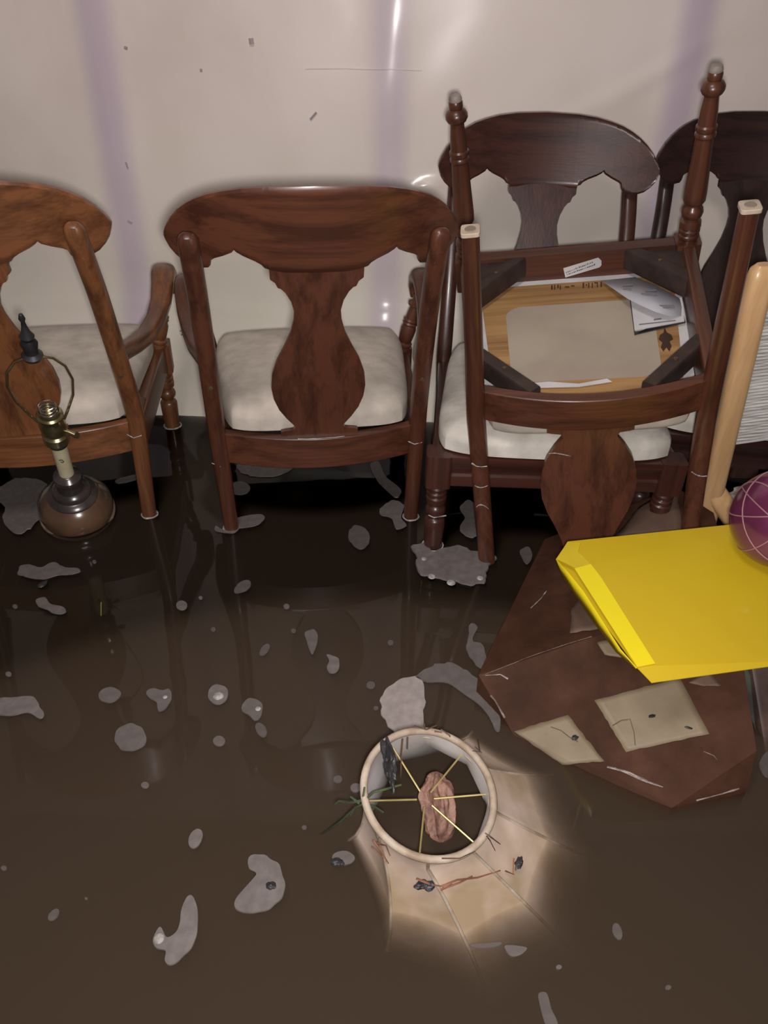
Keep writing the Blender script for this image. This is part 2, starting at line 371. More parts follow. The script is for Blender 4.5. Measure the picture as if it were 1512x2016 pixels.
            # curved bracket where the post meets the side rail
            bm=bmesh.new(); pl=[(0,.33),(.012,.30),(.03,.27),(.06,.245),(.10,.234),(0,.20)]
            for w_ in (-.007,.007):
                pass
            va=[bm.verts.new((s*(.212+.03*y_)-.008,y_+.005,z_)) for y_,z_ in pl]; vb=[bm.verts.new((s*(.212+.03*y_)+.008,y_+.005,z_)) for y_,z_ in pl]
            for i in range(len(pl)): bm.faces.new((va[i],va[(i+1)%len(pl)],vb[(i+1)%len(pl)],vb[i]))
            bm.faces.new(va); bm.faces.new(vb[::-1]); obj('bracket',bm,WD_['z'],t,smooth=False,bevel=.001)
    # cushion
    bm=bmesh.new(); n=28; G=[]
    def cp(u,v,top):
        # superellipse-ish square to rounded trapezoid
        def sq(a,b): return a*math.sqrt(max(0,1-.16*b**6))
        uu=sq(u,v); vv=sq(v,u); y=-.014+(D+.012+.014)*(vv+1)/2
        hw=.192+(.243-.192)*(vv+1)/2 if arms is False else .190+(.232-.190)*(vv+1)/2
        e=max(abs(u),abs(v))
        if vv>.3: y+=.012*(1-uu*uu)*(vv-.3)/.7
        z=ZR+.026+(.038 if arms else .030)*math.sqrt(max(0,1-e**7))*1.0+.012*(1-u*u)*(1-v*v)
        if v>.5 and not top: pass
        return Vector((uu*hw*(1),y,z if top else ZR+.004))
    for i in range(n+1):
        G.append([bm.verts.new(cp(math.sin((-1+2*i/n)*PI/2),math.sin((-1+2*j/n)*PI/2),True)) for j in range(n+1)])
    Gb=[[None]*(n+1) for _ in range(n+1)]
    for i in range(n+1):
        for j in range(n+1):
            c=cp(math.sin((-1+2*i/n)*PI/2),math.sin((-1+2*j/n)*PI/2),False); Gb[i][j]=bm.verts.new(c)
    for i in range(n):
        for j in range(n):
            bm.faces.new((G[i][j],G[i+1][j],G[i+1][j+1],G[i][j+1])); bm.faces.new((Gb[i][j],Gb[i][j+1],Gb[i+1][j+1],Gb[i+1][j]))
    for i in range(n):
        for (a,b,c,d) in ((G[i][0],G[i+1][0],Gb[i+1][0],Gb[i][0]),(G[i][n],G[i+1][n],Gb[i+1][n],Gb[i][n]),(G[0][i],G[0][i+1],Gb[0][i+1],Gb[0][i]),(G[n][i],G[n][i+1],Gb[n][i+1],Gb[n][i])): bm.faces.new((a,b,c,d))
    cu_=obj('seat_cushion',bm,fab,t)
    if under: build_under(t,D,WD_)
    if rings:
        rg=[]
        for s in (-1,1): rg+= [((s*.201,-.014,.001),.017),((s*.2313,D,.001),.0225)]
        for (c,r) in rg:
            bm=bmesh.new(); n=26; pts=[]
            for k in range(n+1):
                a=2*PI*k/n; rr_=r*(1+.10*noise.noise(Vector((c[0]*9+math.cos(a)*1.5,math.sin(a)*1.5,c[1])))); pts.append((c[0]+rr_*math.cos(a),c[1]+rr_*math.sin(a),c[2]))
            add_tube(bm,pts,[.0016+.0014*abs(noise.noise(Vector((p_[0]*90,p_[1]*90,5)))) for p_ in pts],n=6,cap=False)
            obj('foam_ring',bm,m_foam,t)
    return t
m_footg=mat('grey_glide',(.30,.26,.23),(.20,.17,.15),scale=40,rough=.6)
def rr_poly(cx,cy,w_,h_,r,n=6,skew=0):
    pts=[]
    for (sx_,sy_,a0) in ((1,1,0),(-1,1,90),(-1,-1,180),(1,-1,270)):
        for k in range(n+1):
            a=math.radians(a0+90*k/n); pts.append((cx+sx_*(w_/2-r)+r*math.cos(a),cy+sy_*(h_/2-r)+r*math.sin(a)))
    return pts
def slab(bm,pts,z0,z1,fn=None):
    lo=[bm.verts.new((x,y,z0)) for x,y in pts]; hi=[bm.verts.new((x,y,z1)) for x,y in pts]
    if fn:
        for v in lo+hi: v.co=fn(v.co)
    bm.faces.new(lo[::-1]); bm.faces.new(hi)
    for i in range(len(pts)): bm.faces.new((lo[i],lo[(i+1)%len(pts)],hi[(i+1)%len(pts)],hi[i]))
def build_under(t,D,WD_):
    # underside seen from below: local z decreasing = towards the viewer
    zb=ZR-.012
    bm=bmesh.new(); slab(bm,[(-.192,.015),(.192,.015),(.222,D-.008),(-.222,D-.008)],zb+.004,zb+.012); obj('turned_under_fabric',bm,m_white,t,smooth=False)
    bm=bmesh.new(); slab(bm,[(-.172,.03),(.172,.03),(.205,D-.035),(-.205,D-.035)],zb,zb+.005); bd=obj('plywood_board',bm,m_ply,t,smooth=False)
    bm=bmesh.new(); slab(bm,[(x*(1+.12*(y-.2)/.4),y) for x,y in rr_poly(0,.205,.29,.245,.035)],zb-.0015,zb); obj('dust_cover',bm,m_dust,bd,smooth=False)
    # corner blocks
    for (sx_,sy_) in ((-1,0),(1,0),(-1,1),(1,1)):
        if sy_==0: a=Vector((sx_*.200,.115,ZR-.045)); b=Vector((sx_*.105,.005,ZR-.045)); wdt=.024
        else: a=Vector((sx_*.220,D-.125,ZR-.045)); b=Vector((sx_*.115,D-.005,ZR-.045)); wdt=.026
        bm=bmesh.new(); d=(b-a).normalized()
        add_tube(bm,[a-d*.01,b+d*.01],[(wdt*.55,.024)]*2,n=16,ex=8,up=Vector((0,0,1)).cross(d)); 
        cb=obj('corner_block',bm,m_block,t)
        if sy_==1:
            bm=bmesh.new(); c=(a+b)/2; slab(bm,[(sx_*.224,D-.11),(sx_*.224,D-.0),(sx_*.12,D-.0)],ZR-.062,ZR-.03); obj('corner_plate',bm,m_block,cb,smooth=False)
        bm=bmesh.new(); c=(a+b)/2; add_lathe(bm,[(.0045,0),(.004,-.002),(0,-.003)],Matrix.Translation((c.x,c.y,ZR-.069)),8); obj('screw_head',bm,m_bolt,cb)
m_block=mat('dark_corner_wood',(.045,.026,.020),(.025,.015,.012),scale=30,rough=.6)

def Mz(x,y,a): return Matrix.Translation((x,y,0))@Matrix.Rotation(a,4,'Z')
make_chair('orange-brown mahogany armchair cut off by the left edge, seen from behind',Mz(-.7288,1.3765,.1832),W1,.392,arms=True)
make_chair('mahogany armchair seen from behind in the middle, nothing stacked on it',Mz(-.1398,1.3994,.1432),W2,.392,arms=True)
make_chair('upright mahogany chair facing forward underneath the upside-down chair',Mz(.346,1.7501,3.125),W3,.442,fab=m_fab_l)
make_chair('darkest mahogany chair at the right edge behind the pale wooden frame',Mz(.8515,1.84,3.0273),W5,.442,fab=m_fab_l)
R4=Matrix.Rotation(-.1104,4,'Z')@Matrix.Rotation(-.1374,4,'Y')@Matrix.Rotation(.2533,4,'X')@Matrix.Diagonal((-1,1,-1,1))
M_4=Matrix.Translation((.392,1.4828,.4061))@R4@Matrix.Translation((0,-.2211,-ZR))
c4=make_chair('upside-down mahogany chair with its legs in the air, resting on another chair seat',M_4,W2,.442,zf=-.166,under=True,rings=False)

# labels on the upside-down chair. its local frame: viewer looks at the underside (local -z), front rail inside face (local -y)
def L4(px,py,plane_z):   # pixel to local point on the local plane z=plane_z
    Mi=M_4.inverted(); o_=Mi@Vector((0,0,H)); d_=(Mi.to_3x3()@ray(px,py)); t_=(plane_z-o_.z)/d_.z; return o_+d_*t_
def L4y(px,py,plane_y):
    Mi=M_4.inverted(); o_=Mi@Vector((0,0,H)); d_=(Mi.to_3x3()@ray(px,py)); t_=(plane_y-o_.y)/d_.y; return o_+d_*t_
def quad_slab(name,P,nrm,th,m,parent,bevel=0):
    bm=bmesh.new(); a=[bm.verts.new(p_) for p_ in P]; b=[bm.verts.new(p_+nrm*th) for p_ in P]
    bm.faces.new(a); bm.faces.new(b[::-1]); n=len(P)
    for i in range(n): bm.faces.new((a[i],b[i],b[(i+1)%n],a[(i+1)%n]))
    return obj(name,bm,m,parent,smooth=False,bevel=bevel)
yl=.442-.014
P=[L4y(x,y,yl) for x,y in ((1109,528),(1178,507),(1184,513),(1184,522),(1180,526),(1113,546))]
st=quad_slab('white_sticker',P,Vector((0,-1,0)),.0008,m_white,c4); st['label']='white sticker with two lines of tiny print'
for k,(a,b) in enumerate((((1114,538),(1168,517)),((1116,542),(1172,522)))):
    A=L4y(*a,yl-.0012);B=L4y(*b,yl-.0012); n_=17
    bm=bmesh.new()
    for i in range(n_):
        q=(i+.1)/n_; w_=random.uniform(.3,.75)/n_; 
        p1=A.lerp(B,q); p2=A.lerp(B,q+w_); up_=Vector((0,0,-.0028 if random.random()<.8 else -.004))
        bm.faces.new([bm.verts.new(v) for v in (p1,p2,p2+up_,p1+up_)])
    obj('print_line',bm,m_ink,st,smooth=False)
zp_=ZR-.014
PP=lambda pts,zz:[L4(x,y,zz) for x,y in pts]
dn=Vector((0,0,-1))
s2=quad_slab('booklet',PP([(1242,594),(1342,588),(1347,634),(1249,652)],zp_-.002),dn,.003,m_white,c4)
quad_slab('booklet_cover',PP([(1240,592),(1246,600),(1251,650),(1250,655),(1346,637),(1343,612),(1350,636),(1249,660)],zp_-.001),dn,.002,m_ink,s2)
# curled torn sheet
bm=bmesh.new(); out_=[(1183,553),(1250,546),(1290,562),(1338,588),(1342,604),(1341,622),(1318,623),(1290,614),(1262,602),(1235,588),(1212,572)]
cc=Vector((0,0,0)); pv=[]
for i,(x,y) in enumerate(out_):
    lift=.006+(.022 if i in (7,8,9) else .012 if i in (6,10) else 0); pv.append(bm.verts.new(L4(x,y,zp_-lift)))
ctr=bm.verts.new(L4(1282,585,zp_-.009))
for i in range(len(pv)): bm.faces.new((pv[i],pv[(i+1)%len(pv)],ctr))
o=obj('torn_paper_label',bm,m_paper,c4); o['label']='torn grey printed sheet peeling off the seat underside'
sm=o.modifiers.new('s','SOLIDIFY'); sm.thickness=.0006
for (x0_,y0_,x1_,y1_,h_) in ((1225,560,1246,559,2),(1226,568,1243,567,2),(1270,571,1292,570,2),(1262,577,1294,578,2),(1262,600,1328,601,3),(1276,606,1322,605,2),(1287,628,1302,626,3),(1258,638,1330,630,2)):
    quad_slab('print_line',PP([(x0_,y0_),(x1_,y1_),(x1_,y1_+h_),(x0_,y0_+h_)],zp_-.0135 if y0_<612 else zp_-.0055),dn,.0003,m_print if 'm_print' in globals() else mat('grey_print',(.2,.2,.22),rough=.7),c4)
# stamped marks on the plywood
zs=ZR-.0125
star=[(1308,645),(1313,655),(1322,660),(1325,668),(1318,672),(1322,682),(1318,692),(1312,684),(1306,692),(1301,684),(1304,674),(1297,668),(1299,660),(1306,656)]
quad_slab('star_stamp',PP(star,zs),dn,.0008,m_stamp,c4)
for (x0_,y0_,w_,h_) in ((1085,562,3,8),(1091,561,2,9),(1097,561,3,6),(1102,562,2,8),(1112,564,9,2),(1124,562,7,2),(1147,557,3,10),(1153,560,3,2),(1158,557,2,10),(1165,557,2,10),(1170,556,5,2),(1175,556,2,10),(1182,555,3,10)):
    quad_slab('number_stamp',PP([(x0_,y0_),(x0_+w_,y0_),(x0_+w_,y0_+h_),(x0_,y0_+h_)],zs),dn,.0005,m_stamp,c4)
quad_slab('torn_edge',PP([(990,770),(1010,758),(1080,752),(1140,756),(1195,746),(1205,752),(1140,762),(1060,764)],ZR-.016),dn,.001,m_white,c4)

def c4line(px,yloc,r=.0009):
    bm=bmesh.new(); pts=[L4y(x+1.5*noise.noise(Vector((x,1,2))),y,yloc) for x,y in px]
    if len(pts)==3: a,b,c_=pts; b=b*2-(a+c_)/2; b=b.lerp((a+c_)/2,.25); pts=[a.lerp(b,q).lerp(b.lerp(c_,q),q) for q in [k_/8 for k_ in range(9)]]
    add_tube(bm,pts,[r*(.5+abs(noise.noise(p_*120))*1.8) for p_ in pts],n=5); obj('scum_line',bm,m_foam,c4)
c4line([(1080,893),(1092,892),(1104,894),(1120,897),(1136,899)],-.046); c4line([(1172,899),(1190,900),(1215,903),(1242,904)],-.046,.0007)
c4line([(929,912),(938,918),(948,919),(959,918)],-.085,.0013); c4line([(935,956),(946,961),(960,956)],-.095,.001); c4line([(938,998),(948,992),(962,1002)],-.10,.0009)
c4line([(1362,929),(1376,938),(1392,937)],-.075,.0012)
for obn,pts_ in (('dining_chair.001',[(-.045,-.046,ZR),(-.02,-.047,ZR),(.0,-.049,ZR+.001),(.03,-.046,ZR),(.06,-.042,ZR)]),('dining_chair.001',[(.187,-.016,.20),(.20,-.021,.195),(.225,-.016,.198)]),('dining_chair.001',[(-.225,-.014,.17),(-.208,-.021,.165),(-.19,-.014,.168)]),('dining_chair',[(.187,-.016,.21),(.20,-.021,.203),(.225,-.016,.208)]),('dining_chair.002',[(.21,.470,.10),(.235,.472,.095),(.252,.466,.10)])):
    bm=bmesh.new(); P_=[Vector(p_) for p_ in pts_]; Q_=[]
    for a,b in zip(P_,P_[1:]): Q_+= [a.lerp(b,q) for q in (0,.33,.66)]
    add_tube(bm,Q_,[.0006+.0022*abs(noise.noise(p_*140)) for p_ in Q_],n=5); obj('scum_line',bm,m_foam,bpy.data.objects[obn])
# ------------------------------------------------------------------ old lamp on the left
b0=U(151,1000,Y=1.385); b1=U(40,617,Y=1.215); ls=(b1-b0).length/.488
lamp=empty('table_lamp',axis_mat(b0,b1)@Matrix.Scale(ls,4),'bronze table lamp without shade standing in the water by the left armchair','lamp')
m_brz=mat('dark_bronze',(.11,.06,.035),(.05,.03,.02),scale=12,rough=.22,coat=.6)
m_candle=mat('ivory_tube',(.55,.50,.33),(.42,.38,.24),scale=20,rough=.5)
m_brass=mat('aged_brass',(.42,.36,.20),(.25,.20,.10),scale=30,rough=.28,metal=.9)
m_iron=mat('dark_metal',(.04,.038,.045),(.02,.02,.02),scale=30,rough=.4,metal=.3)
bm=bmesh.new(); add_lathe(bm,[(.02,-.06),(.045,-.045),(.060,-.028),(.068,-.010),(.070,.006),(.067,.022),(.058,.036),(.047,.044),(.042,.047)],None,40); obj('lamp_body',bm,m_brz,lamp)
bm=bmesh.new(); add_lathe(bm,[(.046,.044),(.047,.049),(.043,.053),(.036,.056),(.035,.062),(.032,.066),(.025,.070),(.021,.080),(.020,.086),(.024,.090),(.026,.096),(.025,.104),(.018,.110),(.015,.112)],None,32); obj('lamp_collar',bm,mat('blackened_bronze',(.055,.04,.038),(.025,.02,.02),scale=20,rough=.25,coat=.5),lamp)
bm=bmesh.new(); add_lathe(bm,[(.0135,.105),(.0135,.205),(.010,.206)],None,24); ct=obj('candle_tube',bm,m_candle,lamp)
bm=bmesh.new()
for pth in ([(0,.05),(.012,.062),(.02,.07)],[(0,0),(.008,.004),(.013,-.004),(.009,-.010),(.003,-.006)]):
    add_tube(bm,[(a*.6,-.0140,.165+b*.6) for a,b in pth],.0008,n=6)
obj('scratch',bm,m_iron,ct)
bm=bmesh.new(); add_lathe(bm,[(.016,.200),(.022,.206),(.022,.222),(.018,.226),(.021,.232),(.022,.248),(.0205,.252),(.0205,.264),(.022,.266),(.022,.270),(.0185,.273),(.0175,.281),(.0165,.281),(.0155,.262),(0,.262)],None,28); sk=obj('socket',bm,m_brass,lamp)
bm=bmesh.new(); add_tube(bm,[(.014*math.cos(a*.6),.014*math.sin(a*.6),.266+.0012*a*.6) for a in range(0,42)],.0012,n=6); obj('socket_thread',bm,mat('bright_metal',(.5,.47,.42),rough=.25,metal=.9),sk)
bm=bmesh.new(); add_tube(bm,[(.02,0,.232),(.036,-.004,.228),(.040,-.005,.230)],[.004,.005,.006],n=10); obj('socket_switch',bm,m_brass,sk)
bm=bmesh.new(); add_lathe(bm,[(.0145,.192),(.0165,.194),(.0165,.203),(.0145,.205)],None,20); obj('socket_ring',bm,m_iron,sk)
hp=[(-.021,0,.255),(-.030,0,.275),(-.044,0,.31),(-.049,0,.345),(-.043,0,.375),(-.028,0,.395),(-.01,0,.402),(.01,0,.402),(.028,0,.395),(.043,0,.375),(.049,0,.345),(.044,0,.31),(.030,0,.275),(.021,0,.255)]
ra=math.radians(20)
bm=bmesh.new(); add_tube(bm,[(x*math.cos(ra),x*math.sin(ra),z) for x,y,z in hp],.0021,n=8); hh=obj('harp',bm,m_brass,lamp)
bm=bmesh.new(); add_lathe(bm,[(.006,.398),(.014,.400),(.016,.406),(.010,.411),(.011,.420),(.013,.430),(.009,.438),(.011,.444),(.007,.452),(.0045,.462),(.003,.472),(.005,.478),(.003,.486),(0,.488)],None,20); obj('finial',bm,m_iron,lamp)
bm=bmesh.new(); add_lathe(bm,[(.0690,-.012),(.0715,-.010),(.0695,-.006)],None,40); obj('scum_line',bm,mat('scum',(.22,.15,.11),(.1,.07,.05),scale=50,rough=.5),lamp)

# ------------------------------------------------------------------ lampshade
SHX=lambda z: .80*max(0,-z-.03)
def shade():
    nrm=Vector((.17,-.15,.97)).normalized()
    top=U(846,1556,z=.142)
    M=axis_mat(top,top+nrm); 
    t=empty('lampshade',M,'stained cream bell lampshade half sunk in the brown water','lampshade')
    m_sh=mat('stained_shade_cloth',(.58,.45,.37),(.32,.23,.14),scale=7,rough=.75,bump=.1,lo=.38,hi=.60)
    m_in=mat('white_shade_lining',(.55,.52,.51),(.36,.33,.30),scale=8,rough=.5)
    m_tp=mat('shade_trim_tape',(.44,.37,.30),(.24,.17,.11),scale=25,rough=.7,bump=.3)
    prof=[(.0875,0),(.087,-.02),(.0875,-.034),(.096,-.052),(.109,-.075),(.126,-.100),(.148,-.130),(.176,-.162),(.200,-.182)]
    NP=8; K=8
    def rad(r,z,th):
        ph=((th/(2*PI)*NP)%1); c=1/math.cos((ph-.5)*2*PI/NP)*math.cos(PI/NP)
        q=min(1,max(0,-z/.05)); return r*(1-q+q*c)*(1-.03*q*math.sin(PI*ph))
    def skin(inner):
        bm=bmesh.new(); rings=[]
        off=-.0025 if inner else 0
        for r,z in prof:
            ring=[]
            for k in range(NP*K):
                th=2*PI*k/(NP*K)
                R_=rad(r+off,z,th); ring.append(bm.verts.new((R_*math.cos(th)+SHX(z),R_*math.sin(th),z)))
            rings.append(ring)
        n=NP*K
        for i in range(len(prof)-1):
            for k in range(n): bm.faces.new((rings[i][k],rings[i][(k+1)%n],rings[i+1][(k+1)%n],rings[i+1][k]))
        return bm
    o=obj('shade_cover',skin(False),m_sh,t); o.modifiers.new('s','SOLIDIFY').thickness=.001
    obj('shade_lining',skin(True),m_in,t)
    bm=bmesh.new()
    n=64; add_tube(bm,[(.0878*math.cos(2*PI*k/n),.0878*math.sin(2*PI*k/n),-.003) for k in range(n+1)],[.0052]*(n+1),n=10,cap=False); obj('top_rim_tape',bm,m_tp,t)
    bm=bmesh.new(); add_tube(bm,[(.0855*math.cos(2*PI*k/n),.0855*math.sin(2*PI*k/n),-.015) for k in range(n+1)],.0022,n=8,cap=False); obj('inner_ring',bm,m_tp,t)
    for q in range(NP):
        th=2*PI*q/NP; bm=bmesh.new()
        add_tube(bm,[(rad(r,z,th)*math.cos(th)*1.004+SHX(z),rad(r,z,th)*math.sin(th)*1.004,z) for r,z in prof],.0024,n=8); obj('panel_seam',bm,m_tp,t)
    m_sp=mat('brass_wire',(.62,.52,.22),(.45,.36,.14),scale=30,rough=.35,metal=.6)
    sp=None
    for dg in (8,52,125,190,262,318):
        a=math.radians(dg); bm=bmesh.new(); add_tube(bm,[(.012*math.cos(a),.012*math.sin(a),-.026),(.086*math.cos(a),.086*math.sin(a),-.018)],.0013,n=6)
        obj('spider_spoke',bm,m_sp,t)
    return t,M
sh,MS=shade()
# crumpled tissue in the middle
bm=bmesh.new(); bmesh.ops.create_icosphere(bm,subdivisions=5,radius=1)
for v in bm.verts:
    p_=v.co.copy(); th=math.atan2(p_.z,p_.x); q=(p_.y+1)/2   # q=1 far/top, 0 near/hanging end
    rad_=1+.20*math.sin(th*5+noise.noise(p_*1.5)*4)+.28*noise.noise(Vector((p_.x*2.2,p_.y*.9,p_.z*2.2)))+.10*noise.noise(Vector((p_.x*9,p_.y*2,p_.z*9)))
    wd=.021+.006*(1-q)
    v.co=Vector((p_.x*wd*rad_,p_.y*.046,p_.z*.020*rad_-.016*(1-q)))
tis=obj('crumpled_tissue',bm,mat('brown_pink_tissue',(.26,.14,.10),(.12,.055,.04),scale=60,rough=.6,bump=.5)); tag(tis,'crumpled pinkish-brown wet tissue in the middle of the lampshade','tissue')
tis.matrix_world=Matrix.Translation(U(864,1585,d=1.07))@Matrix.Rotation(.12,4,'Z')@Matrix.Rotation(.35,4,'X')
m_twig=mat('wet_twig',(.12,.06,.035),(.05,.03,.02),scale=50,rough=.6); m_green=mat('green_sprig',(.06,.09,.035),(.03,.04,.02),scale=50,rough=.6)
m_strawm=mat('brown_needle',(.25,.11,.06),(.12,.05,.03),scale=50,rough=.6); m_black=mat('black_wad',(.035,.032,.035),(.012,.012,.014),scale=60,rough=.45,bump=.5)
def twig(name,px,m,lab,cat,r=.0011,zs_=None,d=None,group=None):
    bm=bmesh.new()
    for line in px:
        pts=[U(x,y,d=q) if q>.5 else U(x,y,z=q) for x,y,q in line]
        add_tube(bm,pts,[r*(1-.5*i/len(pts)) for i in range(len(pts))],n=5)
    return tag(obj(name,bm,m),lab,cat,group)
def onshade(px,py,lift=.0015): # point on the shade skirt / rim under a pixel
    best=None; prof=[(.0945,.003),(.090,-.014),(.091,-.034),(.098,-.052),(.111,-.075),(.128,-.100),(.150,-.130),(.178,-.162)]
    Mi=MS.inverted(); o_=Mi@Vector((0,0,H)); d_=(Mi.to_3x3()@ray(px,py))
    t_=.8
    while t_<1.4:
        p_=o_+d_*t_; r_=math.hypot(p_.x-SHX(p_.z),p_.y)
        if p_.z<.004:
            R_=lerp([(z_,a_) for a_,z_ in prof][::-1],p_.z)
            if r_<R_+lift and r_>.086: return MS@p_
        t_+=.002
    return U(px,py,z=.05)
def stwig(name,lines,m,lab,cat,r=.0011,group=None):
    bm=bmesh.new()
    for L in lines:
        pts=[]
        for (a,b) in zip(L,L[1:]):
            for q in (0,.33,.66): pts.append(onshade(a[0]+(b[0]-a[0])*q,a[1]+(b[1]-a[1])*q,r+.001))
        pts.append(onshade(*L[-1],r+.001))
        add_tube(bm,pts,[r*(1-.5*i/len(pts)) for i in range(len(pts))],n=5)
    return tag(obj(name,bm,m),lab,cat,group)
stwig('pine_needle_tangle',[[(820,1730),(850,1742),(870,1745)],[(870,1745),(900,1733),(940,1728),(985,1714)],[(872,1750),(905,1738),(930,1725)],[(868,1752),(890,1738)]],m_strawm,'reddish-brown needle tangle low on the lampshade front','twig',.0016)
stwig('pine_needles',[[(735,1655),(750,1675),(765,1700)],[(742,1660),(760,1665),(768,1685)],[(733,1668),(755,1690)]],m_strawm,'rusty needles on the left flank of the lampshade','twig',.0012)
stwig('twig',[[(870,1690),(905,1690),(935,1676)],[(945,1630),(965,1655),(975,1675)],[(955,1640),(985,1662)]],m_twig,'forked dark twig below the lampshade rim at the right','twig',.0010)
stwig('straw_stalk',[[(1012,1690),(1010,1720)],[(995,1715),(1012,1722)]],m_strawm,'short tan stalk on the sunken right flank of the lampshade','twig',.0012)
stwig('twig',[[(835,1425),(838,1440)],[(815,1430),(840,1436),(860,1428)],[(868,1436),(885,1448),(890,1460)],[(855,1440),(870,1442)]],m_twig,'brown twigs caught on the far rim of the lampshade','twig',.0013)
stwig('twig',[[(935,1470),(948,1482)],[(940,1455),(945,1480),(930,1478)]],m_twig,'little twig stuck at the upper right of the lampshade rim','twig',.0010)
twig('twig',[[(793,1455,1.02),(790,1490,1.02),(789,1530,1.03)],[(803,1452,1.02),(802,1475,1.02)]],m_twig,'two thin brown stems hanging over the lampshade rim beside the black wad','twig',.0012)
twig('green_sprig',[[(720,1575,.99),(690,1580,1.0),(668,1577,1.01),(660,1583,1.02)],[(720,1580,.99),(700,1590,1.0),(690,1605,1.01)],[(722,1572,.99),(735,1560,.99),(755,1555,.99),(790,1545,1.0)],[(700,1590,1.0),(670,1618,1.04),(640,1638,1.1),(624,1646,1.16)],[(722,1585,.99),(740,1590,1.0),(755,1600,1.0)],[(715,1570,.99),(718,1550,.99)],[(708,1582,.995),(690,1568,1.0)]],m_green,'green sprig hanging over the left rim of the lampshade','sprig',.0019)
def lump(name,c,s,m,lab,cat,rot=0,seed=0,amp=.4,group=None,sub=3):
    bm=bmesh.new(); bmesh.ops.create_icosphere(bm,subdivisions=sub,radius=1)
    for v in bm.verts:
        k=1+amp*noise.noise(v.co*1.7+Vector((seed,0,0)))+amp*.4*noise.noise(v.co*4+Vector((0,seed,0))); v.co=Vector((v.co.x*s[0]*k,v.co.y*s[1]*k,v.co.z*s[2]*k))
    o=obj(name,bm,m); o.matrix_world=Matrix.Translation(c)@Matrix.Rotation(rot,4,'Z'); return tag(o,lab,cat,group)
lump('black_wad',U(766,1500,d=1.02),(.009,.030,.012),m_black,'black soggy wad draped over the upper left rim of the lampshade','debris',.15,3,.7,sub=4)
lump('black_clump',onshade(838,1742),(.012,.006,.005),m_black,'small dark clump on the front of the lampshade','debris',.1,5,.7)
lump('dark_slug',onshade(1022,1698),(.005,.010,.004),m_black,'dark elongated lump on the sunken right flank of the lampshade','debris',-.4,6,.5)

# ------------------------------------------------------------------ foam patches on the water
def foam_mat(name,a,k=1):
    m,nt,p=newmat(name); p.inputs['Base Color'].default_value=(.165*k,.142*k,.135*k,1); p.inputs['Roughness'].default_value=.35
    tc=nd(nt,'ShaderNodeTexCoord'); ns=nd(nt,'ShaderNodeTexNoise',Scale=60.0,Detail=4); nt.links.new(tc.outputs['Object'],ns.inputs['Vector'])
    mr=nd(nt,'ShaderNodeMapRange'); nt.links.new(ns.outputs[0],mr.inputs[0]); mr.inputs[1].default_value=.3; mr.inputs[2].default_value=.7; mr.inputs[3].default_value=a*.75; mr.inputs[4].default_value=min(1,a*1.2)
    nt.links.new(mr.outputs[0],p.inputs['Alpha']); return m
fm={'w':foam_mat('foam_white_patch',.9,2.0),'b':foam_mat('foam_bright',.85),'m':foam_mat('foam_mid',.6),'d':foam_mat('foam_dim',.38)}
def blob(px,m,lab=None,group=None,seed=0,name='foam_patch',z=.0008,h=.0022,bubble=None,jit=.10):
    P=[U(x,y,z=z) for x,y in px]; c=sum(P,Vector())/len(P)
    # catmull-rom smooth
    n=len(P); out=[]
    for i in range(n):
        p0_,p1_,p2_,p3_=P[i-1],P[i],P[(i+1)%n],P[(i+2)%n]
        for q in (0,.2,.4,.6,.8):
            v=.5*((2*p1_)+(-p0_+p2_)*q+(2*p0_-5*p1_+4*p2_-p3_)*q*q+(-p0_+3*p1_-3*p2_+p3_)*q**3)
            r=(v-c); v=c+r*(1+jit*noise.noise(v*70+Vector((seed,0,0)))); out.append(v)
    bm=bmesh.new(); 
    f0=bm.faces.new([bm.verts.new((v.x,v.y,z)) for v in out]); 
    if f0.normal.z<0: f0.normal_flip()
    bmesh.ops.triangulate(bm,faces=bm.faces[:])
    r_=bmesh.ops.extrude_face_region(bm,geom=bm.faces[:]); 
    for v in r_['geom']:
        if isinstance(v,bmesh.types.BMVert): v.co=Vector((c.x+(v.co.x-c.x)*.985,c.y+(v.co.y-c.y)*.985,z+h))
    for v in bm.verts: v.co-=Vector((c.x,c.y,0))
    o=obj(name,bm,fm[m]); o.location=(c.x,c.y,0)
    if lab: tag(o,lab,'foam',group)
    if bubble:
        for (bx,by,br) in bubble:
            q=U(bx,by,z=z+h); bm=bmesh.new(); bmesh.ops.create_uvsphere(bm,u_segments=14,v_segments=8,radius=br)
            for v in bm.verts: v.co=Vector((v.co.x,v.co.y,v.co.z*.4))+q-Vector((c.x,c.y,0))
            obj('bubble_heap',bm,m_foam,o)
    return o
def ell(cx,cy,a,b,rot=0,n=9): 
    r=math.radians(rot); return [(cx+a*math.cos(t)*math.cos(r)-b*math.sin(t)*math.sin(r),cy+a*math.cos(t)*math.sin(r)+b*math.sin(t)*math.cos(r)) for t in [2*PI*k/n for k in range(n)]]
blob([(371,1765),(385,1775),(391,1810),(385,1850),(365,1880),(335,1900),(325,1892),(326,1872),(308,1868),(302,1850),(316,1826),(328,1846),(345,1838),(354,1820),(358,1790)],'b','hook-shaped grey foam patch near the bottom left',bubble=[(313,1848,.007)])
blob([(490,1690),(520,1685),(545,1700),(560,1730),(558,1765),(535,1785),(500,1798),(468,1795),(460,1780),(472,1760),(490,1740),(505,1722),(490,1710)],'b','large curled foam patch with a dark speck left of the lampshade')
blob(ell(257,1453,32,27),'m','round grey foam disc alone in the left water')
blob([(-20,1380),(30,1374),(65,1372),(78,1388),(87,1408),(78,1416),(55,1404),(20,1410),(-20,1404)],'b','long foam tongue entering from the left edge')
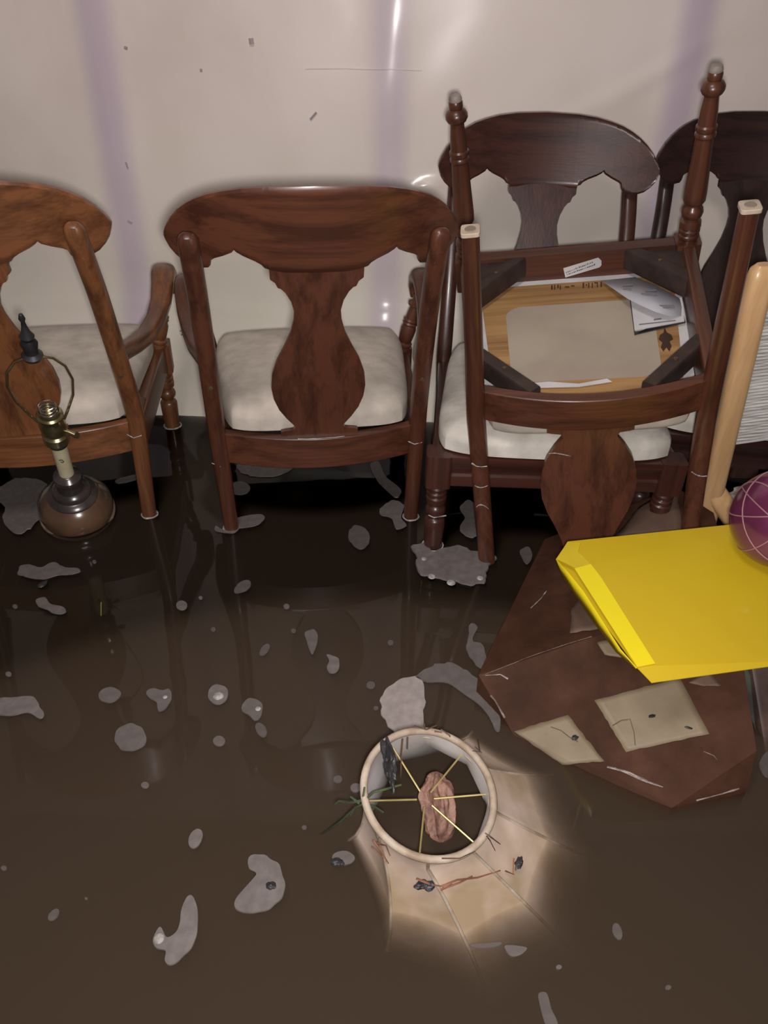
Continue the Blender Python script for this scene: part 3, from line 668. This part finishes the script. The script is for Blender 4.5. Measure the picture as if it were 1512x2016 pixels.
blob([(35,1118),(55,1112),(80,1118),(105,1108),(130,1118),(157,1120),(150,1130),(110,1134),(85,1142),(50,1136),(36,1132)],'m','winged foam streak below the table lamp')
blob([(72,1182),(88,1176),(100,1190),(125,1196),(130,1206),(110,1210),(90,1200),(74,1194)],'m','slanting pale foam scrap under the winged foam streak')
blob([(770,1350),(795,1335),(825,1335),(838,1360),(835,1400),(830,1440),(790,1450),(765,1430),(750,1400),(752,1370)],'w','big white foam patch directly above the lampshade')
blob([(820,1332),(850,1312),(890,1308),(925,1325),(948,1345),(962,1375),(980,1400),(988,1430),(978,1442),(962,1412),(945,1390),(915,1368),(880,1345),(845,1345)],'m','ragged foam arc between the big foam patch and the cardboard box')
blob([(925,1228),(940,1235),(930,1262),(950,1270),(958,1300),(962,1322),(945,1318),(930,1300),(918,1280),(922,1252)],'m','broken vertical foam strip at the left of the cardboard box')
blob([(600,1245),(618,1240),(626,1255),(622,1275),(615,1290),(607,1275),(602,1258)],'m','narrow comma-shaped foam scrap in the middle water')
blob([(643,1290),(655,1292),(668,1300),(665,1322),(648,1326),(643,1315),(648,1302)],'b','bright angular foam scrap right of the comma-shaped one')
blob(ell(216,1369,22,15,-10),'m','small foam ring with a dark dot, leftmost of the foam row')
blob([(287,1365),(300,1356),(320,1360),(335,1358),(338,1378),(325,1395),(312,1400),(308,1384),(295,1376)],'m','lobed foam cluster second in the foam row',bubble=[(325,1372,.004)])
blob(ell(429,1368,20,20),'b','bright round foam cap third in the foam row',bubble=[(430,1370,.009)])
blob([(478,1388),(490,1376),(508,1380),(518,1395),(512,1415),(500,1418),(488,1408),(476,1400)],'m','foam cluster with a bubble heap, rightmost of the foam row',bubble=[(508,1395,.005)])
blob(ell(514,1438,10,15,-30),'d','thin oval foam scrap just under the foam cluster with a bubble heap')
blob(ell(385,1652,13,20,25),'b','bright oval foam blob between the foam row and the curled patch')
blob(ell(432,1460,12,10),'m','faint small foam dot under the bright round foam cap')
blob(ell(707,1058,20,24,-30),'d','dim oval foam patch below the middle armchair')
blob([(463,1158),(478,1144),(492,1144),(493,1156),(480,1166),(464,1168)],'d','small foam curl in the dark water below the middle armchair')
blob(ell(358,1193,11,9),'m','small square foam scrap left of the foam curl')
blob(ell(521,1280,13,7,-50),'d','dim slanted foam oval left of the comma-shaped scrap')
blob(ell(106,1802,14,8,-45),'d','dim slanted foam streak near the bottom left corner')
blob(ell(1215,1835,9,17,-20),'d','dim foam oval at the lower right of the lampshade')
blob([(1060,1960),(1075,1955),(1085,1985),(1098,2020),(1080,2030),(1068,2000)],'d','faint foam wisp at the bottom edge right of centre')
blob([(995,1862),(1035,1866),(1030,1878),(1010,1884),(998,1876)],'m','small pale foam scrap under the lampshade')
blob(ell(676,1690,22,14,0),'m','foam lump with a dark seed left of the lampshade')
blob([(810,1078),(840,1070),(850,1088),(880,1080),(905,1075),(930,1085),(960,1090),(975,1100),(960,1120),(955,1145),(925,1152),(900,1148),(890,1150),(860,1138),(835,1135),(822,1125),(818,1100)],'b','thick foam raft in front of the two leg bottoms of the stacked chairs',h=.004,bubble=[(850,1135,.008),(888,1147,.009),(945,1138,.007),(835,1100,.006)])
blob([(905,1000),(925,985),(945,1010),(945,1050),(920,1058),(905,1040),(915,1020)],'m','grey foam blob in the shade between the two stacked front legs')
blob([(0,960),(40,940),(90,950),(100,985),(85,1010),(60,1040),(30,1050),(5,1025),(10,1000),(-10,980)],'m','wide pale foam cloud left of the table lamp')
blob([(468,912),(500,906),(560,912),(575,922),(545,938),(500,938),(472,928)],'m','pale foam strip seen under the rail of the middle armchair')
blob(ell(472,962,20,13),'d','dim foam oval between the back legs of the middle armchair')
blob([(462,1024),(500,1014),(522,1018),(508,1034),(470,1040)],'m','foam smear at the left back leg of the middle armchair')
blob([(425,1036),(440,1044),(470,1040),(458,1050),(425,1046)],'m','foam crumb under the left back leg of the middle armchair')
blob([(728,915),(745,910),(760,940),(790,965),(780,980),(755,960),(738,940)],'d','dim slanting foam streak right of the middle armchair back rail')
blob([(750,1000),(775,985),(795,995),(790,1020),(800,1035),(780,1042),(770,1020),(750,1015)],'m','crumpled foam scrap left of the right back leg of the middle armchair')
blob([(230,945),(270,935),(275,942),(250,950),(232,952)],'d','thin foam line right of the table lamp')
blob([(1024,1085),(1040,1078),(1048,1095),(1038,1112),(1028,1100)],'d','small foam crumb between the foam raft and the box')
for i,(x,y,r) in enumerate(((564,1195,6),(578,1243,5),(769,1266,6),(286,1547,8),(599,1630,5),(8,1710,6),(17,1328,6),(420,1240,5),(665,1535,9),(700,1552,11),(30,1195,5),(186,1107,4),(395,1178,4),(1315,1945,6),(730,1350,9),(1100,1905,6),(170,1770,3),(740,1395,5))):
    blob(ell(x,y,r,r*.8,0,7),'d' if i%3 else 'm','tiny foam fleck floating on open water','tiny foam flecks on the water',seed=i)
blob([(925,1860),(950,1858),(985,1856),(980,1864),(950,1868),(930,1866)],'d','flat foam smear touching the lower edge of the lampshade')
# floating bits
lump('dark_speck',U(533,1744,z=.004),(.007,.005,.003),m_black,'dark speck on the large curled foam patch','debris',0,1)
lump('dark_seed',U(664,1698,z=.004),(.009,.006,.004),m_black,'dark seed beside the lump of foam left of the lampshade','debris',0,2)
lump('bark_chip',U(84,1150,z=.002),(.006,.012,.002),m_black,'dark chip under the winged foam streak','debris',-.4,4)
twig('straw',[[(199,1186,.002),(199,1212,.002)]],mat('straw_yellow',(.30,.24,.05),rough=.6),'tiny upright yellow straw in the left water','straw',.0009)
twig('twig',[[(354,652,.27),(366,651,.27),(378,654,.272)],[(356,659,.265),(372,660,.262),(370,668,.25)]],m_twig,'curly dark fibre by the wall between the two armchairs','twig',.0011)

# ------------------------------------------------------------------ cardboard box
def card():
    m,nt,p=newmat('wet_brown_cardboard'); p.inputs['Roughness'].default_value=.7; p.inputs['Specular IOR Level'].default_value=.12
    tc=nd(nt,'ShaderNodeTexCoord'); ns=nd(nt,'ShaderNodeTexNoise',Scale=9.0,Detail=7,Roughness=.6); nt.links.new(tc.outputs['Object'],ns.inputs['Vector'])
    nt.links.new(ramp(nt,ns.outputs[0],[(.35,(.040,.017,.0095)),(.55,(.064,.027,.016)),(.72,(.092,.042,.025))]),p.inputs['Base Color'])
    n2=nd(nt,'ShaderNodeTexNoise',Scale=40.0,Detail=4); nt.links.new(tc.outputs['Object'],n2.inputs['Vector'])
    b=nd(nt,'ShaderNodeBump',Strength=.15,Distance=.004); nt.links.new(n2.outputs[0],b.inputs['Height']); nt.links.new(b.outputs[0],p.inputs['Normal'])
    return m
m_card=card(); m_cardt=mat('dry_cardboard',(.14,.085,.058),(.095,.055,.038),scale=12,rough=.7); m_tape=mat('tan_paper_tape',(.23,.18,.115),(.18,.135,.08),scale=14,rough=.6,bump=.15)
bx=dict(L=U(942,1328,z=.045),TL=U(1072,1062,z=.012),AP=U(1332,958,z=.115),TR=U(1405,1010,z=.12),RR=U(1440,1160,z=.155),SR=U(1490,1478,z=.065),SB=U(1472,1552,z=.012),B=U(1322,1592,z=-.002),BL=U(1012,1447,z=-.006),BM=U(1160,1520,z=-.004),RG=U(1190,1248,z=.10))
RT=U(1560,1130,z=.16)
org=(bx['L']+bx['RR'])/2; org.z=0
t=empty('cardboard_box',Matrix.Translation(org),'soaked brown cardboard box tipped in the water beneath the yellow envelope','box')
bm=bmesh.new(); V={k:bm.verts.new(v-org) for k,v in bx.items()}
low={k:bm.verts.new(Vector((v.x,v.y,-.10))-org) for k,v in bx.items()}
bm.faces.new([V[k] for k in ('L','TL','AP','RG')]); bm.faces.new([V[k] for k in ('RG','AP','TR','RR')])
for tri in (('L','RG','BL'),('RG','BM','BL'),('RG','RR','BM'),('RR','B','BM'),('RR','SR','B'),('SR','SB','B')): bm.faces.new([V[k] for k in tri])
ring_=['L','TL','AP','TR','RR','SR','SB','B','BM','BL']
for a,b in zip(ring_,ring_[1:]+ring_[:1]): bm.faces.new((V[a],V[b],low[b],low[a]))
bmesh.ops.subdivide_edges(bm,edges=[e for e in bm.edges],cuts=5,use_grid_fill=True)
bmesh.ops.triangulate(bm,faces=bm.faces[:])
for v in bm.verts:
    if v.co.z>-.02: v.co+=Vector((0,0,.0035*noise.noise(v.co*16)))
obj('box_body',bm,m_card,t)
# plane helper for front face
def facept(px,py,A,B,C_,off=.002):
    n=(B-A).cross(C_-A).normalized(); n=n if n.z>0 else -n
    r=ray(px,py); o_=Vector((0,0,H)); return o_+r*((A+n*off-o_).dot(n)/r.dot(n))
fA=(bx['RG'],bx['BM'],bx['BL']); fB=(bx['RG'],bx['RR'],bx['BM']); fC=(bx['RR'],bx['B'],bx['BM'])
from mathutils.bvhtree import BVHTree
def box_bvh():
    vs=[v for v in bx.values()]; ks=list(bx)
    ix={k:i for i,k in enumerate(ks)}
    fs=[('L','TL','AP'),('L','AP','RG'),('RG','AP','TR'),('RG','TR','RR'),('L','RG','BL'),('RG','BM','BL'),('RG','RR','BM'),('RR','B','BM'),('RR','SR','B'),('SR','SB','B')]
    return BVHTree.FromPolygons(vs,[tuple(ix[k] for k in f) for f in fs])
bvh=box_bvh()
def onbox(px,py,off=.003):
    o_=Vector((0,0,H)); r=ray(px,py).normalized(); h=bvh.ray_cast(o_,r)
    if h[0] is None: return facept(px,py,*fA,off)
    n=h[1] if h[1].z>0 else -h[1]
    return h[0]+n*off
def patch(name,px,m,parent,off=.004,div=6,ripple=.0):
    # px: 4 corners -> grid draped over the box
    a,b,c,d=px; bm=bmesh.new(); G=[]
    for i in range(div+1):
        row=[]
        for j in range(div+1):
            u,v=i/div,j/div
            x=(a[0]*(1-u)+b[0]*u)*(1-v)+(d[0]*(1-u)+c[0]*u)*v; y=(a[1]*(1-u)+b[1]*u)*(1-v)+(d[1]*(1-u)+c[1]*u)*v
            if i in (0,div) or j in (0,div):
                x+=2.5*noise.noise(Vector((x*.1,y*.1,1))); y+=2.5*noise.noise(Vector((x*.1,y*.1,5)))
            row.append(bm.verts.new(onbox(x,y,off+ripple*math.sin(v*9+u*2))-org))
        G.append(row)
    for i in range(div):
        for j in range(div): bm.faces.new((G[i][j],G[i+1][j],G[i+1][j+1],G[i][j+1]))
    o=obj(name,bm,m,parent); o.modifiers.new('s','SOLIDIFY').thickness=.0012; return o
patch('paper_patch',[(1170,1380),(1338,1335),(1396,1446),(1232,1482)],m_tape,t,.004,12,.0006)['label']='large tan paper patch'
patch('paper_patch',[(1012,1441),(1118,1409),(1190,1500),(1108,1506)],m_tape,t,.004,10,.0004)['label']='small tan paper patch at the water edge'
patch('dry_flap',[(1212,1060),(1260,1000),(1330,960),(1345,1050)],m_cardt,t,.004,8)
patch('dry_patch',[(1124,1200),(1150,1170),(1196,1238),(1124,1248)],m_cardt,t,.003,6)
patch('torn_paper',[(1176,1266),(1200,1260),(1240,1298),(1190,1290)],m_tape,t,.003,5)
patch('torn_paper',[(1355,1345),(1395,1322),(1420,1352),(1385,1352)],m_cardt,t,.003,5)
m_scum=mat('white_scum',(.34,.28,.26),(.12,.09,.08),scale=70,rough=.5,bump=.4)
def scum(name,line,r,lab=None,parent=None):
    bm=bmesh.new(); pts=[]
    for a,b in zip(line,line[1:]):
        for q in (0,.25,.5,.75): pts.append(onbox(a[0]+(b[0]-a[0])*q+2*noise.noise(Vector((a[0]+q*40,1,1))),a[1]+(b[1]-a[1])*q+2*noise.noise(Vector((1,a[1]+q*40,1))),.0015)-org)
    add_tube(bm,pts,[r*(.4+abs(noise.noise(p_*60))*1.6) for p_ in pts],n=5)
    return obj(name,bm,m_scum,parent or t)
scum('scum_streak',[(1046,1198),(1065,1180),(1080,1160)],.0016); scum('scum_streak',[(950,1330),(1000,1310),(1060,1288),(1120,1268),(1180,1250)],.0004)
scum('scum_streak',[(955,1330),(985,1328),(1005,1340)],.002); scum('scum_streak',[(945,1345),(975,1380),(1000,1425)],.0022)
scum('scum_streak',[(1195,1510),(1240,1522),(1285,1545)],.002); scum('scum_streak',[(1210,1512),(1260,1535),(1320,1555)],.0014)
scum('scum_streak',[(1370,1575),(1420,1562),(1465,1548)],.0012); scum('scum_streak',[(1385,1480),(1405,1488),(1415,1500)],.0007)
def hair(line,r=.0006):
    bm=bmesh.new(); pts=[]
    for a,b in zip(line,line[1:]):
        for q in (0,.5): pts.append(onbox(a[0]+(b[0]-a[0])*q,a[1]+(b[1]-a[1])*q,.0065))
    pts.append(onbox(*line[-1],.0065)); add_tube(bm,pts,r,n=5); return bm
h1=tag(obj('root_fibre',hair([(1205,1430),(1222,1420),(1240,1418),(1248,1445),(1250,1470)]),m_twig),'dark branching fibre on the large tan paper patch','fibre')
tag(obj('hair_strand',hair([(1085,1433),(1105,1440),(1120,1452),(1138,1462)]),m_twig),'thin dark strand on the small tan paper patch','fibre')
lump('dark_seed',onbox(1132,1454,.006),(.006,.004,.003),m_black,'dark seed on the small tan paper patch','debris',.4,8)
lump('dark_chip',onbox(1355,1435,.006),(.006,.002,.0015),m_black,'dark chip at the right of the large tan paper patch','debris',-.3,9)
lump('dark_chip',onbox(1283,1412,.006),(.006,.003,.0015),m_black,'dark crumb in the middle of the large tan paper patch','debris',.3,10)

# ------------------------------------------------------------------ yellow envelope lying on the box
ey=empty('yellow_envelope',Matrix.Identity(4),'large bright yellow open envelope lying on the brown box','envelope')
def plane_pts(A,B,C_):
    n=(B-A).cross(C_-A).normalized(); return A,n
eA=U(1118,1066,z=.205); eB=U(1530,1022,z=.225); eC=U(1283,1344,z=.185)
pn=(eB-eA).cross(eC-eA).normalized(); pn=pn if pn.z>0 else -pn
def onenv(px,py,off=0):
    r=ray(px,py); o_=Vector((0,0,H)); return o_+r*((eA+pn*off-o_).dot(pn)/r.dot(pn))
m_yel=mat('yellow_envelope_paper',(.56,.39,.012),(.50,.34,.012),scale=3,rough=.45,coat=.1)
m_yel2=mat('bright_yellow_strip',(.80,.65,.012),(.72,.58,.012),scale=3,rough=.35,coat=.2)
def eslab(name,px,off,th,m,parent,offs=None):
    bm=bmesh.new(); P=[onenv(x,y,off+(offs[i] if offs else 0)) for i,(x,y) in enumerate(px)]; a=[bm.verts.new(p_) for p_ in P]; b=[bm.verts.new(p_-pn*th) for p_ in P]
    bm.faces.new(a); bm.faces.new(b[::-1]); n=len(P)
    for i in range(n): bm.faces.new((a[i],b[i],b[(i+1)%n],a[(i+1)%n]))
    bmesh.ops.triangulate(bm,faces=bm.faces[:])
    return obj(name,bm,m,parent,smooth=False)
eslab('back_panel',[(1095,1100),(1118,1066),(1600,1016),(1600,1300),(1283,1344),(1252,1312)],-.010,.0012,m_yel,ey)
eslab('front_panel',[(1118,1066),(1600,1016),(1600,1300),(1283,1344),(1268,1328),(1252,1312),(1134,1120),(1095,1100)],.0,.0012,m_yel,ey,[0,0,0,-.006,-.003,0,.002,-.004])
eslab('sealing_strip',[(1131,1119),(1163,1110),(1183,1136),(1290,1306),(1255,1313)],.0035,.0008,m_yel2,ey)
eslab('corner_fold',[(1096,1100),(1117,1067),(1143,1068),(1138,1086),(1162,1110),(1133,1118)],.003,.0008,mat('dull_yellow_fold',(.62,.47,.02),rough=.45),ey)
# gusset: folded side wall seen at the open left edge
bm=bmesh.new(); up_=[(1095,1100),(1122,1130),(1150,1165),(1190,1228),(1222,1278),(1254,1315)]; lw=[(1095,1101),(1112,1142),(1137,1178),(1176,1234),(1214,1284),(1252,1317)]
ga=[bm.verts.new(onenv(x,y,.002)) for x,y in up_]; gb=[bm.verts.new(onenv(x,y,-.022-.003*(i%2))) for i,(x,y) in enumerate(lw)]
for i in range(5): bm.faces.new((ga[i],ga[i+1],gb[i+1],gb[i]))
o=obj('side_gusset',bm,m_yel2,ey); o.modifiers.new('s','SOLIDIFY').thickness=.0008

# ------------------------------------------------------------------ magenta ball
bc=U(1543,1022,d=1.27); bt=empty('magenta_ball',Matrix.Translation(bc),'magenta ball with pale pink crossing lines at the right edge','ball')
bm=bmesh.new(); bmesh.ops.create_uvsphere(bm,u_segments=48,v_segments=32,radius=.083)
obj('ball_shell',bm,mat('magenta_gloss',(.17,.03,.085),(.07,.012,.035),scale=10,rough=.22,coat=.5,lo=.3,hi=.7),bt)
m_pk=mat('pink_line',(.36,.18,.20),rough=.6)
for i,(nx_,ny_,nz_,o_) in enumerate(((.9,.3,.2,-.4),(.5,.1,.8,.0),(-.2,.5,.9,.25),(.8,-.4,-.5,-.2),(.1,-.7,.7,.2))):
    n_=Vector((nx_,ny_,nz_)).normalized(); a=n_.orthogonal().normalized(); b=n_.cross(a); R_=.0835; h_=o_; rr=math.sqrt(1-h_*h_)
    bm=bmesh.new(); add_tube(bm,[(n_*h_+a*rr*math.cos(2*PI*k/48)+b*rr*math.sin(2*PI*k/48))*R_ for k in range(49)],.0011,n=6,cap=False); obj('pink_line',bm,m_pk,bt)

# ------------------------------------------------------------------ pale wooden frame with woven panel
wf=empty('pale_wood_chair',Matrix.Identity(4),'pale wooden chair frame with a white woven panel leaning at the right edge','chair')
m_pale=wood('pale_maple',(.58,.36,.18),(.48,.28,.13),'z',.35,.3)
pa=U(1388,1025,Y=1.34); pb=U(1503,520,Y=1.29)
ax=(pb-pa).normalized()
bm=bmesh.new(); L=(pb-pa).length
add_tube(bm,[pa-ax*.02,pa,pa+ax*L*.1,pa+ax*L*.5,pa+ax*L*.96,pa+ax*(L*.985),pa+ax*L],[(.018,.021),(.021,.022),(.022,.021),(.022,.020),(.021,.019),(.018,.016),(.010,.009)],n=20,ex=3.2,up=(1,0,0))
obj('post',bm,m_pale,wf)
right=Vector((1,.12,0)).normalized(); right=(right-ax*right.dot(ax)).normalized()
q0=pa+ax*.045+right*.012; bm=bmesh.new(); dirr=(U(1470,1045,Y=1.30)-U(1415,965,Y=1.33))
add_tube(bm,[U(1402,962,Y=1.335),U(1425,995,Y=1.32),U(1470,1060,Y=1.30)],[(.022,.018)]*3,n=16,ex=3.5,up=(1,0,0)); obj('foot_rail',bm,m_pale,wf)
bm=bmesh.new(); add_tube(bm,[pa+ax*(L*.93)+right*.01,pa+ax*(L*.93)+right*.45],[.014]*2,n=14); obj('top_rail',bm,m_pale,wf)
bm=bmesh.new(); add_tube(bm,[pa+right*.47-ax*.02,pa+right*.47+ax*L],[.02]*2,n=14,ex=3); obj('post',bm,m_pale,wf)
# woven panel
m,nt,p=newmat('white_woven_cord'); tc=nd(nt,'ShaderNodeTexCoord'); mp=nd(nt,'ShaderNodeMapping'); mp.inputs['Scale'].default_value=(12,12,260); nt.links.new(tc.outputs['Object'],mp.inputs[0])
ns=nd(nt,'ShaderNodeTexNoise',Scale=1.0,Detail=3); nt.links.new(mp.outputs[0],ns.inputs['Vector']); nt.links.new(ramp(nt,ns.outputs[0],[(.35,(.36,.34,.31)),(.6,(.62,.60,.57))]),p.inputs['Base Color']); p.inputs['Roughness'].default_value=.9
bb=nd(nt,'ShaderNodeBump',Strength=.6,Distance=.003); nt.links.new(ns.outputs[0],bb.inputs['Height']); nt.links.new(bb.outputs[0],p.inputs['Normal'])
bm=bmesh.new(); nn=right.cross(ax).normalized(); c0=U(1457,866,Y=1.335)
# panel runs between the posts, wrapped cord rows
h0=(c0-pa).dot(ax); h1_=L*.90; rows=46
for k in range(rows):
    z_=h0+(h1_-h0)*k/(rows-1)
    add_tube(bm,[pa+ax*z_+right*.021,pa+ax*z_+right*.45],[(.0033)]*2,n=8)
obj('woven_panel',bm,m,wf)
# dark block under the woven panel, white cloth, boards at the far right
bm=bmesh.new(); a=U(1468,900,Y=1.42); add_tube(bm,[a+Vector((0,0,.05)),a-Vector((0,0,.04))],[(.030,.022)]*2,n=16,ex=7,up=(1,0,0)); o=obj('dark_wood_block',bm,W5['z']); tag(o,'dark wooden block behind the foot of the pale wooden frame','block')
lump('white_cloth',U(1490,985,Y=1.36),(.07,.04,.03),m_fab_l,'rumpled white cloth between the pale wooden frame and the magenta ball','cloth',0,11,.3,sub=4)
def plank(name,a,b,w_,th,m,lab):
    bm=bmesh.new(); add_tube(bm,[a,b],[(w_,th)]*2,n=16,ex=9,up=(1,0,0)); o=obj(name,bm,m); return tag(o,lab,'board')
plank('wet_board',U(1400,1300,z=.10),U(1478,1470,z=-.04),.016,.010,m_block,'narrow dark wet board beside the right side of the box')
plank('wet_board',U(1440,1290,z=.09),U(1520,1480,z=-.05),.014,.010,mat('grey_green_board',(.07,.08,.065),(.03,.035,.03),scale=20,rough=.5),'grey-green sliver of board right of the narrow dark one')
plank('wet_board',U(1494,1280,z=.10),U(1530,1500,z=-.04),.022,.012,mat('brown_board',(.11,.065,.05),(.05,.03,.025),scale=20,rough=.5),'brown board at the right edge under the yellow envelope')
blob([(1500,1490),(1520,1480),(1530,1520),(1510,1530),(1495,1510)],'d','foam scrap at the right edge beside the box')
